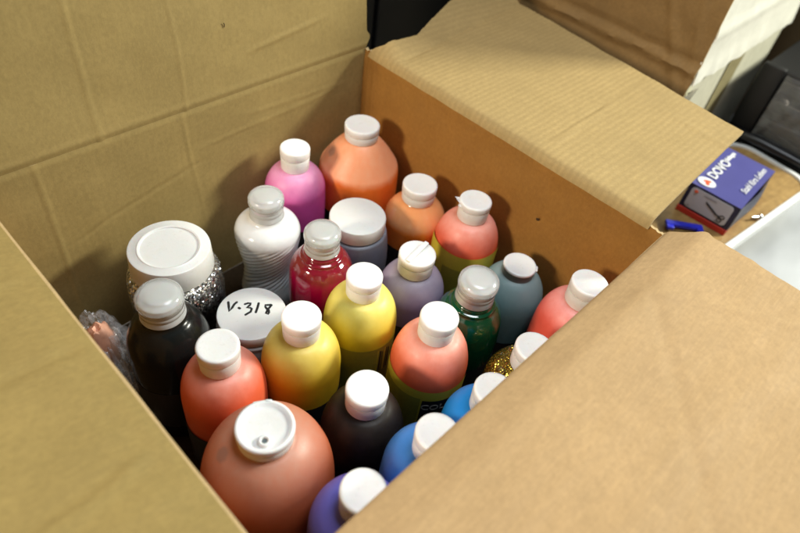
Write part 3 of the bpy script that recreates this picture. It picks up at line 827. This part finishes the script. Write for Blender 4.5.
def torn(u, v):
    x = -2 + 388 * u; zl = 231 - 4 * u + 4 * nz(x, 2, 0, 60) + 2.0 * nz(x, 5, 0, 16)
    z = zl + (530 - zl) * v
    return Vector((x, -3.5 - 2.5 * bump1(z - 300, 12) - 5 * (1 - ss(0, .12, v)) * (.5 + .5 * nz(x, 7, 0, 30)) - 1.0 * nz(x, z, 0, 40), z))
sheet('torn_flap', torn, 70, 40, 1.6, [M_WTORN], wb)
def tape(u, v):
    x = 150 + 60 * u; z = 4 + 300 * v
    return Vector((x, -.4 - .8 * abs(nz(x, z, 0, 20)) , z))
sheet('tape_strip', tape, 10, 40, .25, [M_TAPE], wb)
bm = bmesh.new()
for k in range(5):
    x, z = -8 + 6 * k, 196 + 9 * random.random()
    p = [Vector((x, -6, z)), Vector((x + 9, -4, z + 4)), Vector((x + 5, -9, z + 22)), Vector((x + 1, -2, z + 15))]
    q = [bm.verts.new(a * S) for a in p]
    for t in ((0, 1, 2), (0, 2, 3), (0, 3, 1), (1, 3, 2)): bm.faces.new([q[i] for i in t])
from_bm('torn_scrap', bm, M_WCARD, wb, False)

# black crate wrapped in film
M_BLK = flat('black_plastic', (.010, .010, .011), .30, .5, var=.2, bump=.1)
M_BLKM = flat('black_matte_plastic', (.006, .006, .006), .55, .3)
cr = thing('black_crate', (1098, 196, 0), 'black plastic crate wrapped in clear film beside the white carton', 'crate')
bm = bmesh.new()
box_bm(0, 220, -145, 0, .5, 204, bm, 3)
from_bm('crate_body', bm, M_BLKM, cr, False)
for k in range(3):
    zz = 108 + k * 32
    from_bm('slat', box_bm(-5, 0, -143, -36, zz, zz + 20, None, 2), M_BLK, cr)
tube = tube_bm([(-14, 2, 86), (-16, -60, 92), (-15, -120, 90), (-14, -147, 88)], 9, None, 12)
from_bm('lip', tube, M_BLK, cr)
tube = tube_bm([(-26, -10, 62), (-28, -80, 70), (-26, -120, 68), (-26, -147, 66)], 8, None, 12)
from_bm('lip', tube, M_BLK, cr)
from_bm('corner_post', box_bm(-9, 6, -34, 3, 60, 208, None, 4), M_BLKM, cr)
def film(u, v):
    y = -38 - 106 * u; z = 98 + 106 * v
    return Vector((-12 - 5 * abs(nz(y, z, 0, 45)) - 3 * nz(y, z, 4, 18) - 4 * bump1((y + 90) + (z - 200) * .5, 10), y, z))
M_FILM2 = film_mat('stretch_film', (.30, .31, .31), .16)
sheet('film_wrap', lambda u, v: film(1 - u, v), 60, 50, .3, [M_FILM2], cr, 20)

fb = thing('brown_carton', (1330, 140, 0), 'dark brown carton far behind the black crate at the right edge', 'cardboard box')
M_FAR = cardboard('kraft_far', (.13, .085, .04), 'Z', corr=.1)
from_bm('carton_body', box_bm(0, 400, 0, 480, .5, 470, None, 2), M_FAR, fb, False)
from_bm('flap', box_bm(-3, 0, 4, 476, 300, 476, None, 1), M_FAR, fb, False)

# black cabinet behind
kb = thing('black_cabinet', (400, 660, 0), 'black cabinet standing behind the cardboard box', 'cabinet')
M_CAB = flat('black_lacquer', (.006, .0062, .006), .45, .35, var=.15, bscale=8)
from_bm('carcass', box_bm(0, 1400, 6, 400, .5, 1100, None, 3), M_CAB, kb, False)
from_bm('door', box_bm(2, 260, -14, 5, 30, 1090, None, 3), M_CAB, kb, False)
from_bm('door', box_bm(268, 800, -14, 5, 30, 1090, None, 3), M_CAB, kb, False)
from_bm('door', box_bm(808, 1398, -14, 5, 30, 1090, None, 3), M_CAB, kb, False)

# ------------------------------------------------------------------ light
w = bpy.data.worlds.new('World'); bpy.context.scene.world = w; w.use_nodes = True
bg = w.node_tree.nodes['Background']; bg.inputs[0].default_value = (.80, .90, 1.0, 1); bg.inputs[1].default_value = .04
def area(name, pos, target, sx, sy, power, col):
    l = bpy.data.lights.new(name, 'AREA'); l.shape = 'RECTANGLE'; l.size = sx; l.size_y = sy; l.energy = power; l.color = col
    o = bpy.data.objects.new(name, l); C.objects.link(o)
    o.location = pos; o.rotation_euler = (Vector(target) - Vector(pos)).to_track_quat('-Z', 'Y').to_euler()
    return o
T = Vector((.33, .27, .19))
area('warm_lamp', T - Vector((1, -.15, -.52)).normalized() * 2.4, T, .34, .34, 42, (1.0, .85, .66))
T2 = Vector((.30, .40, .25))
area('ceiling_tube', T2 - Vector((-1, .62, -.62)).normalized() * 2.6, T2, .45, .3, 76, (1.0, 1.0, .86))
area('ceiling_panel', (.44, .10, 1.3), (.36, .12, .25), .5, .4, 9.5, (.88, .94, 1.0))

# ------------------------------------------------------------------ camera
cam = bpy.data.cameras.new('camera'); co = bpy.data.objects.new('camera', cam); C.objects.link(co)
right = Vector((0.701600201443869, -0.702982310245024, 0.11650334250209743))
down = Vector((-0.452728002566251, -0.566016929369421, -0.6889573218709445))
fwd = Vector((0.5502676739790325, 0.4306282702630896, -0.7153773688228643))
R = Matrix((right, -down, -fwd)).transposed()
co.matrix_world = Matrix.Translation(Vector((0, 0, .616))) @ R.to_4x4()
cam.sensor_width = 36; cam.lens = 36 * 617.06 / 800
cam.clip_start = .01; cam.clip_end = 50
cam.dof.use_dof = True; cam.dof.focus_distance = .575; cam.dof.aperture_fstop = 4.2
sc = bpy.context.scene
sc.camera = co
sc.render.engine = 'CYCLES'
sc.cycles.use_denoising = True
sc.cycles.max_bounces = 10
sc.cycles.sample_clamp_indirect = 6
sc.view_settings.view_transform = 'Standard'; sc.view_settings.look = 'None'
sc.view_settings.exposure = 0; sc.view_settings.gamma = 1
